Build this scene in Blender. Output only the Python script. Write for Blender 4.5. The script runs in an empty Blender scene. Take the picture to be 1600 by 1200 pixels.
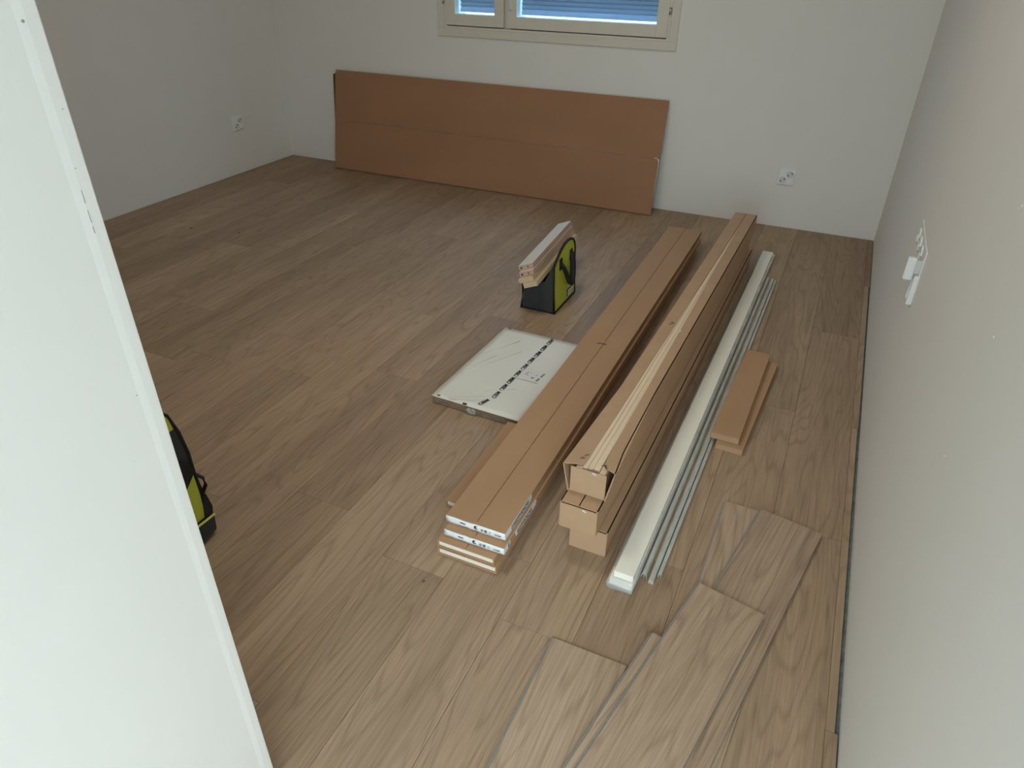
import bpy, bmesh, math, random
from mathutils import Matrix, Vector
random.seed(7)
scene = bpy.context.scene
C = scene.collection

# ------------------------------------------------------------------ camera
cam_d = bpy.data.cameras.new('camera')
cam = bpy.data.objects.new('camera', cam_d); C.objects.link(cam)
YAW, PITCH, ROLL, FPX = 0.424896, 0.564806, 0.0124333, 1098.255
_f = Vector((-math.sin(YAW)*math.cos(PITCH), math.cos(YAW)*math.cos(PITCH), -math.sin(PITCH)))
_r = Vector((math.cos(YAW), math.sin(YAW), 0)); _u = _r.cross(_f)
_r2 = _r*math.cos(ROLL) + _u*math.sin(ROLL); _u2 = -_r*math.sin(ROLL) + _u*math.cos(ROLL)
M = Matrix((( _r2.x, _u2.x, -_f.x, 0), (_r2.y, _u2.y, -_f.y, 0), (_r2.z, _u2.z, -_f.z, 1.312), (0, 0, 0, 1)))
cam.matrix_world = M
cam_d.sensor_width = 36; cam_d.lens = 36*FPX/1600; cam_d.clip_start = 0.02
scene.camera = cam

# ------------------------------------------------------------------ sky, lights, exposure
world = bpy.data.worlds.new('overcast_sky'); scene.world = world; world.use_nodes = True
bg = world.node_tree.nodes['Background']
bg.inputs[0].default_value = (0.85, 0.98, 1.07, 1); bg.inputs[1].default_value = 6.0
def portal(name, loc, rot, sx, sy):          # daylight portals in the two window openings
    d = bpy.data.lights.new(name, 'AREA'); d.shape = 'RECTANGLE'; d.size = sx; d.size_y = sy
    o = bpy.data.objects.new(name, d); C.objects.link(o); o.location = loc; o.rotation_euler = rot
    d.cycles.is_portal = True
    return o
portal('daylight_portal', (0.615, -1.17, 1.16), (math.radians(90), 0, 0), 2.5, 2.1)
portal('daylight_portal', (-1.6, 4.14, 1.52), (math.radians(-90), 0, 0), 1.4, 1.3)
scene.cycles.max_bounces = 9; scene.cycles.diffuse_bounces = 6; scene.cycles.glossy_bounces = 3
vs = scene.view_settings
scene.display_settings.display_device = 'sRGB'
vs.view_transform = 'Standard'; vs.look = 'None'; vs.gamma = 1; vs.use_curve_mapping = False
vs.exposure = 0.0
LAMP_W = 13.0

# ------------------------------------------------------------------ room dimensions
XL, XR, YB, YF, ZC = -3.5305, 0.2641, 3.9785, -1.05, 2.5
XH, YH = 1.95, 0.40                          # the hall behind the camera opens to the right here
XP, YP = -0.6680, 0.4585                     # outer corner of the near partition

# ------------------------------------------------------------------ materials
def srgb(r, g, b):
    f = lambda c: (c/255/12.92) if c/255 <= 0.04045 else ((c/255+0.055)/1.055)**2.4
    return (f(r), f(g), f(b), 1)
def new_mat(name):
    m = bpy.data.materials.new(name); m.use_nodes = True
    nt = m.node_tree; b = nt.nodes['Principled BSDF']
    return m, nt, b
def N(nt, t, **kw):
    n = nt.nodes.new(t)
    for k, v in kw.items(): setattr(n, k, v)
    return n
def noisy(name, col, rough=0.6, scale=40, amt=0.08, stretch=(1, 1, 1), bump=0.0, bscale=None, metallic=0.0, spec=0.5, detail=4):
    m, nt, b = new_mat(name)
    tc = N(nt, 'ShaderNodeTexCoord'); mp = N(nt, 'ShaderNodeMapping'); mp.inputs['Scale'].default_value = stretch
    nz = N(nt, 'ShaderNodeTexNoise'); nz.inputs['Scale'].default_value = scale; nz.inputs['Detail'].default_value = detail
    nt.links.new(tc.outputs['Object'], mp.inputs[0]); nt.links.new(mp.outputs[0], nz.inputs['Vector'])
    rp = N(nt, 'ShaderNodeValToRGB')
    rp.color_ramp.elements[0].position = 0.25; rp.color_ramp.elements[1].position = 0.75
    rp.color_ramp.elements[0].color = tuple(c*(1-amt) for c in col[:3])+(1,)
    rp.color_ramp.elements[1].color = tuple(min(1, c*(1+amt)) for c in col[:3])+(1,)
    nt.links.new(nz.outputs[0], rp.inputs[0]); nt.links.new(rp.outputs[0], b.inputs['Base Color'])
    b.inputs['Roughness'].default_value = rough; b.inputs['Metallic'].default_value = metallic
    b.inputs['Specular IOR Level'].default_value = spec
    if bump:
        n2 = N(nt, 'ShaderNodeTexNoise'); n2.inputs['Scale'].default_value = bscale or scale; n2.inputs['Detail'].default_value = 3
        nt.links.new(mp.outputs[0], n2.inputs['Vector'])
        bp = N(nt, 'ShaderNodeBump'); bp.inputs['Strength'].default_value = bump; bp.inputs['Distance'].default_value = 0.002
        nt.links.new(n2.outputs[0], bp.inputs['Height']); nt.links.new(bp.outputs[0], b.inputs['Normal'])
    return m
def oak(name, dark, light, rnd=0.16, rough=0.5):
    m, nt, b = new_mat(name)
    tc = N(nt, 'ShaderNodeTexCoord'); oi = N(nt, 'ShaderNodeObjectInfo')
    off = N(nt, 'ShaderNodeVectorMath', operation='SCALE'); off.inputs[0].default_value = (13.7, 41.3, 7.9)
    nt.links.new(oi.outputs['Random'], off.inputs['Scale'])
    add = N(nt, 'ShaderNodeVectorMath', operation='ADD')
    nt.links.new(tc.outputs['Object'], add.inputs[0]); nt.links.new(off.outputs[0], add.inputs[1])
    # cathedral figure: contour lines of a stretched noise field
    mp = N(nt, 'ShaderNodeMapping'); mp.inputs['Scale'].default_value = (9.0, 0.95, 1)
    nt.links.new(add.outputs[0], mp.inputs[0])
    n1 = N(nt, 'ShaderNodeTexNoise'); n1.inputs['Scale'].default_value = 1.0; n1.inputs['Detail'].default_value = 2.0; n1.inputs['Roughness'].default_value = 0.35
    nt.links.new(mp.outputs[0], n1.inputs['Vector'])
    mu = N(nt, 'ShaderNodeMath', operation='MULTIPLY'); mu.inputs[1].default_value = 17
    nt.links.new(n1.outputs[0], mu.inputs[0])
    pp = N(nt, 'ShaderNodeMath', operation='PINGPONG'); pp.inputs[1].default_value = 0.5
    nt.links.new(mu.outputs[0], pp.inputs[0])
    r1 = N(nt, 'ShaderNodeMapRange'); r1.inputs[1].default_value = 0.0; r1.inputs[2].default_value = 0.20
    nt.links.new(pp.outputs[0], r1.inputs[0])
    # patches where the figure is strong
    n3 = N(nt, 'ShaderNodeTexNoise'); n3.inputs['Scale'].default_value = 0.8; n3.inputs['Detail'].default_value = 2
    nt.links.new(mp.outputs[0], n3.inputs['Vector'])
    # fine fibres
    mp2 = N(nt, 'ShaderNodeMapping'); mp2.inputs['Scale'].default_value = (330, 9, 1)
    nt.links.new(add.outputs[0], mp2.inputs[0])
    n2 = N(nt, 'ShaderNodeTexNoise'); n2.inputs['Scale'].default_value = 1; n2.inputs['Detail'].default_value = 3
    nt.links.new(mp2.outputs[0], n2.inputs['Vector'])
    mp4 = N(nt, 'ShaderNodeMapping'); mp4.inputs['Scale'].default_value = (38, 2.0, 1)
    nt.links.new(add.outputs[0], mp4.inputs[0])
    n4 = N(nt, 'ShaderNodeTexNoise'); n4.inputs['Scale'].default_value = 1; n4.inputs['Detail'].default_value = 2
    nt.links.new(mp4.outputs[0], n4.inputs['Vector'])
    def madd(a, k, c):
        x = N(nt, 'ShaderNodeMath', operation='MULTIPLY_ADD'); x.inputs[1].default_value = k
        nt.links.new(a, x.inputs[0])
        if isinstance(c, float): x.inputs[2].default_value = c
        else: nt.links.new(c, x.inputs[2])
        return x.outputs[0]
    fig = N(nt, 'ShaderNodeMath', operation='MULTIPLY')
    nt.links.new(r1.outputs[0], fig.inputs[0]); nt.links.new(n3.outputs[0], fig.inputs[1])
    s = madd(fig.outputs[0], 0.35, -0.31)
    s = madd(n2.outputs[0], 0.65, s)
    s = madd(n4.outputs[0], 0.30, s)
    s = madd(n3.outputs[0], 0.30, s)
    s = madd(oi.outputs['Random'], rnd, s)
    rp = N(nt, 'ShaderNodeValToRGB'); rp.color_ramp.elements[0].color = dark; rp.color_ramp.elements[1].color = light
    rp.color_ramp.elements[0].position = 0.15; rp.color_ramp.elements[1].position = 0.95
    nt.links.new(s, rp.inputs[0]); nt.links.new(rp.outputs[0], b.inputs['Base Color'])
    b.inputs['Roughness'].default_value = rough; b.inputs['Specular IOR Level'].default_value = 0.35
    bp = N(nt, 'ShaderNodeBump'); bp.inputs['Strength'].default_value = 0.12; bp.inputs['Distance'].default_value = 0.0006
    nt.links.new(n2.outputs[0], bp.inputs['Height']); nt.links.new(bp.outputs[0], b.inputs['Normal'])
    return m
def glassy(name, tint, gloss=0.06, rough=0.02):
    m, nt, b = new_mat(name); nt.nodes.remove(b)
    out = nt.nodes['Material Output']
    tr = N(nt, 'ShaderNodeBsdfTransparent'); tr.inputs[0].default_value = tint
    gl = N(nt, 'ShaderNodeBsdfGlossy'); gl.inputs['Roughness'].default_value = rough
    nz = N(nt, 'ShaderNodeTexNoise'); nz.inputs['Scale'].default_value = 3
    mr = N(nt, 'ShaderNodeMapRange'); mr.inputs[3].default_value = gloss*0.9; mr.inputs[4].default_value = gloss*1.1
    nt.links.new(nz.outputs[0], mr.inputs[0])
    mx = N(nt, 'ShaderNodeMixShader'); nt.links.new(mr.outputs[0], mx.inputs[0])
    nt.links.new(tr.outputs[0], mx.inputs[1]); nt.links.new(gl.outputs[0], mx.inputs[2])
    nt.links.new(mx.outputs[0], out.inputs[0])
    return m
def film(name, col, alpha, rough=0.25, bump=0.6, bscale=30):
    m = noisy(name, col, rough=rough, scale=20, amt=0.03, bump=bump, bscale=bscale)
    m.node_tree.nodes['Principled BSDF'].inputs['Alpha'].default_value = alpha
    return m

M_WALL = noisy('wall_paint', (0.80, 0.79, 0.755, 1), rough=0.75, scale=6, amt=0.012, bump=0.05, bscale=180, spec=0.3)
M_CEIL = noisy('ceiling_paint', (0.82, 0.82, 0.80, 1), rough=0.9, scale=8, amt=0.01)
M_CONC = noisy('concrete', (0.17, 0.175, 0.16, 1), rough=0.9, scale=60, amt=0.35, bump=0.4)
M_OAK = oak('oak_floor', (0.200, 0.130, 0.078, 1), (0.500, 0.350, 0.228, 1))
M_OAKL = oak('oak_loose', (0.235, 0.158, 0.102, 1), (0.590, 0.430, 0.298, 1), rnd=0.10)
M_CORE = noisy('plank_core', (0.25, 0.255, 0.225, 1), rough=0.85, scale=200, amt=0.15)
M_CARD = noisy('cardboard', (0.435, 0.260, 0.142, 1), rough=0.75, scale=9, amt=0.07, stretch=(1, 0.25, 1), bump=0.06, bscale=250, spec=0.25)
M_CARDP = noisy('cardboard_panel', (0.355, 0.190, 0.105, 1), rough=0.75, scale=5, amt=0.08, stretch=(0.4, 1, 1), bump=0.05, bscale=220, spec=0.25)
M_CARDL = noisy('cardboard_kraft', (0.475, 0.305, 0.185, 1), rough=0.8, scale=14, amt=0.06, bump=0.08, bscale=220, spec=0.2)
M_CARDI = noisy('cardboard_inside', (0.36, 0.245, 0.15, 1), rough=0.85, scale=30, amt=0.12)
M_DARK = noisy('dark_print', (0.018, 0.018, 0.02, 1), rough=0.7, scale=80, amt=0.2)
M_GREYP = noisy('grey_print', (0.25, 0.26, 0.28, 1), rough=0.7, scale=80, amt=0.2)
M_CHIP = noisy('paint_chip', (0.34, 0.35, 0.34, 1), rough=0.8, scale=80, amt=0.2)
M_MARK = noisy('tear_and_shade_mark', (0.10, 0.06, 0.035, 1), rough=0.9, scale=80, amt=0.3)
M_LABEL = noisy('label_white', (0.80, 0.83, 0.84, 1), rough=0.35, scale=25, amt=0.06, bump=0.5, bscale=60)
M_CREAM = noisy('cream_board', (0.82, 0.77, 0.66, 1), rough=0.6, scale=30, amt=0.05)
M_WHITE = noisy('white_lacquer', (0.90, 0.865, 0.76, 1), rough=0.4, scale=10, amt=0.02)
M_TRIM = noisy('window_paint', (0.72, 0.69, 0.60, 1), rough=0.4, scale=10, amt=0.02)
M_PLASTIC = noisy('switch_plastic', (0.84, 0.85, 0.85, 1), rough=0.3, scale=10, amt=0.01)
M_HOLE = noisy('hole', (0.012, 0.012, 0.012, 1), rough=0.9, scale=50, amt=0.1)
M_PINE = noisy('pine', (0.60, 0.44, 0.28, 1), rough=0.6, scale=12, amt=0.14, stretch=(14, 0.6, 14))
M_PINEL = noisy('pine_light', (0.78, 0.60, 0.42, 1), rough=0.65, scale=10, amt=0.10, stretch=(30, 0.5, 6))
M_MDF = noisy('raw_board_edge', (0.48, 0.31, 0.225, 1), rough=0.8, scale=60, amt=0.10, stretch=(1, .3, 1))
M_BOARDW = noisy('board_white', (0.70, 0.67, 0.60, 1), rough=0.45, scale=60, amt=0.04, stretch=(6, .5, 1))
M_GREYF = noisy('grey_fabric', (0.032, 0.035, 0.035, 1), rough=0.8, scale=400, amt=0.3, bump=0.3)
M_LIME = noisy('lime_fabric', (0.50, 0.53, 0.05, 1), rough=0.7, scale=300, amt=0.12, bump=0.25)
M_BLACK = noisy('black_webbing', (0.008, 0.008, 0.009, 1), rough=0.75, scale=300, amt=0.3, bump=0.3)
M_YEL = noisy('yellow_tape', (0.62, 0.62, 0.14, 1), rough=0.6, scale=200, amt=0.1)
M_METAL = noisy('galvanised', (0.52, 0.54, 0.50, 1), rough=0.45, scale=30, amt=0.18, stretch=(3, 0.6, 3), metallic=0.25)
M_METAL2 = noisy('hinge_metal', (0.55, 0.55, 0.5, 1), rough=0.3, scale=30, amt=0.1, metallic=0.9)
M_WOOL = noisy('brown_board_edge', (0.23, 0.16, 0.105, 1), rough=0.85, scale=70, amt=0.35, stretch=(.6, .6, 2), bump=0.6)
M_SLABF = noisy('slab_film', (0.74, 0.71, 0.62, 1), rough=0.5, scale=7, amt=0.03, bump=0.10, bscale=9)
M_CRINK = noisy('crinkled_film', (0.35, 0.34, 0.30, 1), rough=0.2, scale=160, amt=0.5, bump=0.9, bscale=120)
M_FILM = film('clear_film', (0.80, 0.82, 0.80, 1), 0.45, rough=0.18, bump=0.8, bscale=40)
M_GLASS = glassy('window_glass', (0.80, 0.91, 1.0, 1))
M_GLASS2 = glassy('entry_glass', (0.98, 1.0, 0.99, 1))
M_SLAT = noisy('blind_slat', (0.72, 0.76, 0.82, 1), rough=0.5, scale=6, amt=0.02)
M_GROUND = noisy('outdoor_ground', (0.035, 0.045, 0.055, 1), rough=0.9, scale=2, amt=0.3)

# ------------------------------------------------------------------ mesh helpers
def mesh(name, verts, faces, mat, parent=None, smooth=False):
    me = bpy.data.meshes.new(name); me.from_pydata([tuple(v) for v in verts], [], faces); me.update()
    bm = bmesh.new(); bm.from_mesh(me); bmesh.ops.recalc_face_normals(bm, faces=bm.faces); bm.to_mesh(me); bm.free()
    if smooth:
        for p in me.polygons: p.use_smooth = True
    me.materials.append(mat)
    o = bpy.data.objects.new(name, me); C.objects.link(o)
    if parent: o.parent = parent
    return o
def bm_obj(name, bm, mat, parent=None, smooth=False):
    bmesh.ops.recalc_face_normals(bm, faces=bm.faces)
    me = bpy.data.meshes.new(name); bm.to_mesh(me); bm.free()
    if smooth:
        for p in me.polygons: p.use_smooth = True
    me.materials.append(mat)
    o = bpy.data.objects.new(name, me); C.objects.link(o)
    if parent: o.parent = parent
    return o
def add_box(bm, x0, x1, y0, y1, z0, z1, bevel=0.0, mat=None):
    vs_ = [bm.verts.new(p) for p in ((x0,y0,z0),(x1,y0,z0),(x1,y1,z0),(x0,y1,z0),(x0,y0,z1),(x1,y0,z1),(x1,y1,z1),(x0,y1,z1))]
    fs = [(0,3,2,1),(4,5,6,7),(0,1,5,4),(1,2,6,5),(2,3,7,6),(3,0,4,7)]
    faces = [bm.faces.new([vs_[i] for i in f]) for f in fs]
    if bevel > 0:
        es = list({e for f in faces for e in f.edges})
        bmesh.ops.bevel(bm, geom=es, offset=bevel, segments=1, affect='EDGES')
    if mat is not None: bmesh.ops.transform(bm, matrix=mat, verts=[v for v in bm.verts])
def box(name, x0, x1, y0, y1, z0, z1, mat, parent=None, bevel=0.0):
    bm = bmesh.new(); add_box(bm, x0, x1, y0, y1, z0, z1, bevel)
    return bm_obj(name, bm, mat, parent)
def add_prism(bm, pts, vec):
    """pts: planar 3D polygon, extruded by vec"""
    a = [bm.verts.new(p) for p in pts]; b = [bm.verts.new(Vector(p)+Vector(vec)) for p in pts]
    n = len(pts); bm.faces.new(a); bm.faces.new(b[::-1])
    for i in range(n): bm.faces.new((a[i], a[(i+1) % n], b[(i+1) % n], b[i]))
def prism(name, pts, vec, mat, parent=None, bevel=0.0):
    bm = bmesh.new(); add_prism(bm, pts, vec)
    if bevel: bmesh.ops.bevel(bm, geom=list(bm.edges), offset=bevel, segments=2, affect='EDGES')
    return bm_obj(name, bm, mat, parent)
def add_tube(bm, pts, r, seg=8, rx=None, closed=False):
    """round or flattened tube along pts; rx = half width across (flattened strap)"""
    pts = [Vector(p) for p in pts]; rings = []; n = len(pts); up = Vector((0, 0, 1))
    for i, p in enumerate(pts):
        t = (pts[(i+1) % n] - pts[i-1]) if closed or 0 < i < n-1 else (pts[1]-pts[0] if i == 0 else pts[-1]-pts[-2])
        t.normalize()
        a = t.cross(up)
        if a.length < 1e-3: a = t.cross(Vector((1, 0, 0)))
        a.normalize(); b = a.cross(t)
        rings.append([bm.verts.new(p + a*(math.cos(k*2*math.pi/seg)*(rx or r)) + b*(math.sin(k*2*math.pi/seg)*r)) for k in range(seg)])
    m = n if closed else n-1
    for i in range(m):
        A, B = rings[i], rings[(i+1) % n]
        for k in range(seg): bm.faces.new((A[k], A[(k+1) % seg], B[(k+1) % seg], B[k]))
    if not closed: bm.faces.new(rings[0][::-1]); bm.faces.new(rings[-1])
def tube(name, pts, r, mat, parent=None, seg=8, rx=None, closed=False):
    bm = bmesh.new(); add_tube(bm, pts, r, seg, rx, closed)
    return bm_obj(name, bm, mat, parent, smooth=True)
def disc(name, c, axis, r, depth, mat, parent=None, seg=20):
    bm = bmesh.new(); ax = Vector(axis).normalized()
    a = ax.orthogonal().normalized(); b = ax.cross(a)
    pts = [Vector(c) + a*math.cos(k*2*math.pi/seg)*r + b*math.sin(k*2*math.pi/seg)*r for k in range(seg)]
    add_prism(bm, pts, ax*depth)
    return bm_obj(name, bm, mat, parent)
def text(name, body, size, mat, parent, matrix, align='LEFT', depth=0.0002, sx=1.0):
    cu = bpy.data.curves.new(name, 'FONT'); cu.body = body; cu.size = size; cu.align_x = align; cu.align_y = 'CENTER'; cu.extrude = depth
    cu.resolution_u = 2; cu.offset = size*0.022
    t = bpy.data.objects.new(name, cu); C.objects.link(t)
    bpy.context.view_layer.update()
    me = bpy.data.meshes.new_from_object(t.evaluated_get(bpy.context.evaluated_depsgraph_get()))
    bpy.data.objects.remove(t)
    me.transform(matrix @ Matrix.Diagonal((sx, 1, 1, 1))); me.materials.clear(); me.materials.append(mat); me.name = name
    o = bpy.data.objects.new(name, me); C.objects.link(o); o.parent = parent
    return o
def thing(name, label, cat, loc=(0, 0, 0), rotz=0.0, group=None):
    o = bpy.data.objects.new(name, None); C.objects.link(o); o.empty_display_size = 0.05
    o.location = loc; o.rotation_euler = (0, 0, rotz); tag(o, label, cat, group)
    return o
def tag(o, label, cat, group=None):
    o['label'] = label; o['category'] = cat
    if group: o['group'] = group
    return o
def struct(o, label, cat):
    o['kind'] = 'structure'; return tag(o, label, cat)

# ------------------------------------------------------------------ room shell
T = 0.16
floor = struct(box('floor', XL-T, XH+T, YF-T, YB+T, -0.14, -0.010, M_CONC), 'grey concrete subfloor covered with brown oak planks', 'floor')
ceil_ = struct(box('ceiling', XL-T, XH+T, YF-T, YB+T, ZC, ZC+0.15, M_CEIL), 'plain white painted ceiling above the room', 'ceiling')
struct(box('wall_left', XL-T, XL, YP-0.2, YB, -0.010, ZC, M_WALL), 'white painted wall on the left with one socket', 'wall')
struct(box('wall_right', XR, XR+T, YH, YB, -0.010, ZC, M_WALL), 'long white painted wall on the right with switches', 'wall')
# back wall with the window opening
WX0, WX1, WZ0, WZ1 = -2.262, -0.930, 0.862, 2.10
bm = bmesh.new()
add_box(bm, XL-T, WX0, YB, YB+T, -0.010, ZC); add_box(bm, WX1, XR+T, YB, YB+T, -0.010, ZC)
add_box(bm, WX0, WX1, YB, YB+T, -0.010, WZ0); add_box(bm, WX0, WX1, YB, YB+T, WZ1, ZC)
struct(bm_obj('wall_back', bm, M_WALL), 'white painted wall at the far end below the window', 'wall')
# near partition block: corridor side and room side, with the plaster corner bead
struct(box('wall_hall', XH, XH+T, YF, YH+T, -0.010, ZC, M_WALL), 'white hall wall to the right behind the camera', 'wall')
struct(box('wall_return', XR+T, XH, YH, YH+T, -0.010, ZC, M_WALL), 'white return wall of the hall behind the right wall', 'wall')
wf = struct(box('wall_front', XL-T, XP-0.14, YP-0.14, YP, -0.010, ZC, M_WALL), 'white room side of the near partition wall', 'wall')
pt = struct(box('wall_partition', XP-0.14, XP, YF, YP, -0.010, ZC, M_WALL), 'bright white wall edge at the left of the picture', 'wall')
bm = bmesh.new(); add_prism(bm, [(XP-0.001, YP-0.0225, -0.009), (XP+0.00005, YP-0.0225, -0.009), (XP+0.0007, YP-0.0135, -0.009), (XP+0.0006, YP-0.0012, -0.009), (XP-0.001, YP-0.0012, -0.009)], (0, 0, ZC+.008))
bm_obj('corner_bead', bm, M_WALL, pt)
for (yy, zz, hh) in ((0.4452, 1.0865, 0.013), (0.4452, 1.0665, 0.0125), (0.4452, 1.0555, 0.007)):
    box('paint_crack', XP+0.0001, XP+0.0010, yy-0.0006, yy+0.0002, zz, zz+hh, M_CHIP, pt)
for (yy, zz) in ((0.4414, 1.2474), (0.4522, 1.1737), (0.4463, 1.1202), (0.4332, 0.8655)):
    disc('paint_chip', (XP, yy, zz), (1, 0, 0), 0.0014 if zz > 1.2 else 0.0007, 0.0010, M_CHIP, pt, 8)
# entry wall behind the camera with its tall glazed opening
EX0, EX1, EZ0, EZ1 = XP+0.05, XH-0.10, 0.06, 2.26
bm = bmesh.new()
add_box(bm, XP-0.14, EX0, YF-T, YF, -0.010, ZC); add_box(bm, EX1, XH+T, YF-T, YF, -0.010, ZC)
add_box(bm, EX0, EX1, YF-T, YF, -0.010, EZ0); add_box(bm, EX0, EX1, YF-T, YF, EZ1, ZC)
struct(bm_obj('wall_entry', bm, M_WALL), 'white wall behind the camera around a tall glazed opening', 'wall')
w2 = bpy.data.objects.new('window_2', None); C.objects.link(w2); struct(w2, 'tall clear glazed window behind the camera', 'window')
bm = bmesh.new()
for a in ((EX0, EX0+.045, EZ0, EZ1), (EX1-.045, EX1, EZ0, EZ1)): add_box(bm, a[0], a[1], YF-.10, YF-.04, a[2], a[3])
for a in ((EZ0, EZ0+.05), (EZ1-.05, EZ1)): add_box(bm, EX0+.045, EX1-.045, YF-.10, YF-.04, *a)
bm_obj('window_frame', bm, M_TRIM, w2)
box('pane', EX0+.045, EX1-.045, YF-.072, YF-.068, EZ0+.05, EZ1-.05, M_GLASS2, w2)

# outdoor ground seen through the windows
gr = struct(box('ground', -14, 14, -14, 16, -0.50, -0.35, M_GROUND), 'dark ground outside the house below the windows', 'ground')

# ------------------------------------------------------------------ floor planks
PW = 0.1745
fixed = {  # row index k (right edge = .2365 - k*PW): known end-joint y
    0: 2.775, 1: 3.35, 3: 0.966, 5: 1.015, 9: 2.218, 10: 1.62, 12: 2.79}
full_cache = {}
G = 0.0006
def plank(x0, x1, y0, y1):
    w, l = x1-x0-G, y1-y0-G
    key = (round(w, 4), round(l, 4))
    if key not in full_cache:
        bm = bmesh.new(); add_box(bm, -w/2, w/2, -l/2, l/2, -0.010, 0.0, 0.0005)
        bmesh.ops.recalc_face_normals(bm, faces=bm.faces)
        me = bpy.data.meshes.new('floor_plank'); bm.to_mesh(me); bm.free(); me.materials.append(M_OAK); full_cache[key] = me
    o = bpy.data.objects.new('floor_plank', full_cache[key]); C.objects.link(o)
    o.location = ((x0+x1)/2, (y0+y1)/2, 0); o.parent = floor
    return o
PL = 1.213
for k in range(0, 23):
    x1 = 0.2365 - k*PW; x0 = max(x1-PW, XL+0.004)
    if x0 >= x1-0.02: continue
    segs = []
    if x0 >= XP: segs = [(x0, x1, YF+.004, YB-.004)]
    elif x1 <= XP: segs = [(x0, x1, YP+.004, YB-.004)]
    else: segs = [(x0, x1, YP+.004, YB-.004), (XP+.003, x1, YF+.004, YP+.004)]
    j = fixed.get(k, 0.5 + random.random()*PL)
    for (a, b_, s, e) in segs:
        y = j
        while y > s: y -= PL
        while y < e:
            y0, y1 = max(y, s), min(y+PL, e)
            if y1-y0 > 0.03: plank(a, b_, y0, y1)
            y += PL
for k in range(10):                           # planks of the hall behind the camera
    x0 = 0.2605 + k*PW
    if x0 < XH-.02: plank(x0, min(x0+PW, XH-.004), YF+.004, YH-.004)
# narrow cut strip along the right wall, leaving an open joint
for (a, b_, s, e) in ((0.2365, 0.2605, YF+.004, 0.997), (0.2365, 0.2545, 0.997, 2.12), (0.2365, 0.2570, 2.12, 3.33), (0.2365, 0.2612, 3.33, YB-.004)):
    plank(a, b_, s, e)

# ------------------------------------------------------------------ window with blinds in the far wall
w1 = bpy.data.objects.new('window_1', None); C.objects.link(w1); struct(w1, 'white framed window with lowered blinds in the far wall', 'window')
TX0, TX1, TZ0, TZ1 = -2.297, -0.893, 0.829, 2.135
yf = YB-0.012
for nm, a in (('casing', (TX0, TX1, TZ0, TZ0+.042)), ('casing', (TX0, TX1, TZ1-.042, TZ1)), ('casing', (TX0, TX0+.042, TZ0+.042, TZ1-.042)), ('casing', (TX1-.042, TX1, TZ0+.042, TZ1-.042))):
    box(nm, a[0], a[1], yf, YB+.002, a[2], a[3], M_TRIM, w1, bevel=0.002)
bm = bmesh.new()   # outer frame in the opening
fy0, fy1 = YB-.002, YB+.13
add_box(bm, WX0, WX0+.022, fy0, fy1, WZ0, WZ1); add_box(bm, WX1-.022, WX1, fy0, fy1, WZ0, WZ1)
add_box(bm, WX0+.022, WX1-.022, fy0, fy1, WZ0, WZ0+.020); add_box(bm, WX0+.022, WX1-.022, fy0, fy1, WZ1-.022, WZ1)
add_box(bm, -1.885, -1.845, YB+.02, fy1, WZ0+.02, WZ1-.022)
sy0, sy1 = YB+.042, YB+.128
add_box(bm, WX0+.022, -2.190, sy0, sy1, WZ0+.02, WZ1-.022); add_box(bm, -1.002, WX1-.022, sy0, sy1, WZ0+.02, WZ1-.022)
add_box(bm, -2.190, -1.002, sy0, sy1, WZ0+.02, .938); add_box(bm, -2.190, -1.002, sy0, sy1, 2.026, WZ1-.022)
add_box(bm, -1.926, -1.804, sy0, sy1, .938, 2.026)
bm_obj('window_frame', bm, M_TRIM, w1)
SZ0, SZ1 = 0.888, WZ1-.024
def sash(x0, x1, gx0, gx1, handle):
    s = mesh('sash', *[[], []], M_TRIM, w1) if False else None
    gz0, gz1 = 0.946, SZ1-.058
    bm = bmesh.new(); ya, yb = YB-.008, YB+.040
    add_box(bm, x0, gx0, ya, yb, SZ0, SZ1, .002); add_box(bm, gx1, x1, ya, yb, SZ0, SZ1, .002)
    add_box(bm, gx0, gx1, ya, yb, SZ0, gz0, .0015); add_box(bm, gx0, gx1, ya, yb, gz1, SZ1, .0015)
    s = bm_obj('sash', bm, M_TRIM, w1)
    box('pane', gx0, gx1, YB+.012, YB+.016, gz0, gz1, M_GLASS, s)
    box('pane', gx0-.006, gx1+.006, YB+.105, YB+.109, gz0-.006, gz1+.006, M_GLASS, s)
    bl = bpy.data.objects.new('blind', None); C.objects.link(bl); bl.parent = w1
    z = gz0+.026; ang = math.radians(57)
    while z < gz1+.01:
        bm = bmesh.new(); n = 4; hw = .0125; prev = None
        for i in range(n+1):
            u = -hw + 2*hw*i/n; camber = .0016*(1-(u/hw)**2)
            yy = u*math.cos(ang) - camber*math.sin(ang); zz = u*math.sin(ang) + camber*math.cos(ang)
            row = [bm.verts.new((gx0+.002, YB+.060+yy, z+zz)), bm.verts.new((gx1-.002, YB+.060+yy, z+zz))]
            if prev: bm.faces.new((prev[0], prev[1], row[1], row[0]))
            prev = row
        bmesh.ops.solidify(bm, geom=list(bm.faces), thickness=.0003)
        bm_obj('slat', bm, M_SLAT, bl, smooth=True); z += .0215
    box('bottom_rail', gx0+.003, gx1-.003, YB+.050, YB+.070, gz0+.007, gz0+.017, M_SLAT, bl, bevel=.002)
    ncord = 2
    for i in range(ncord):
        xx = gx0 + (gx1-gx0)*((.18, .88)[i] if gx1-gx0 > .5 else (.30, .80)[i])
        tube('cord', [(xx, YB+.046, gz0+.015), (xx, YB+.046, gz1)], .0011, M_PLASTIC, bl, 6)
    return s
s1 = sash(-2.244, -1.877, -2.182, -1.934, False)
s2 = sash(-1.855, -0.950, -1.796, -1.010, True)
hd = bpy.data.objects.new('handle', None); C.objects.link(hd); hd.parent = w1
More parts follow.
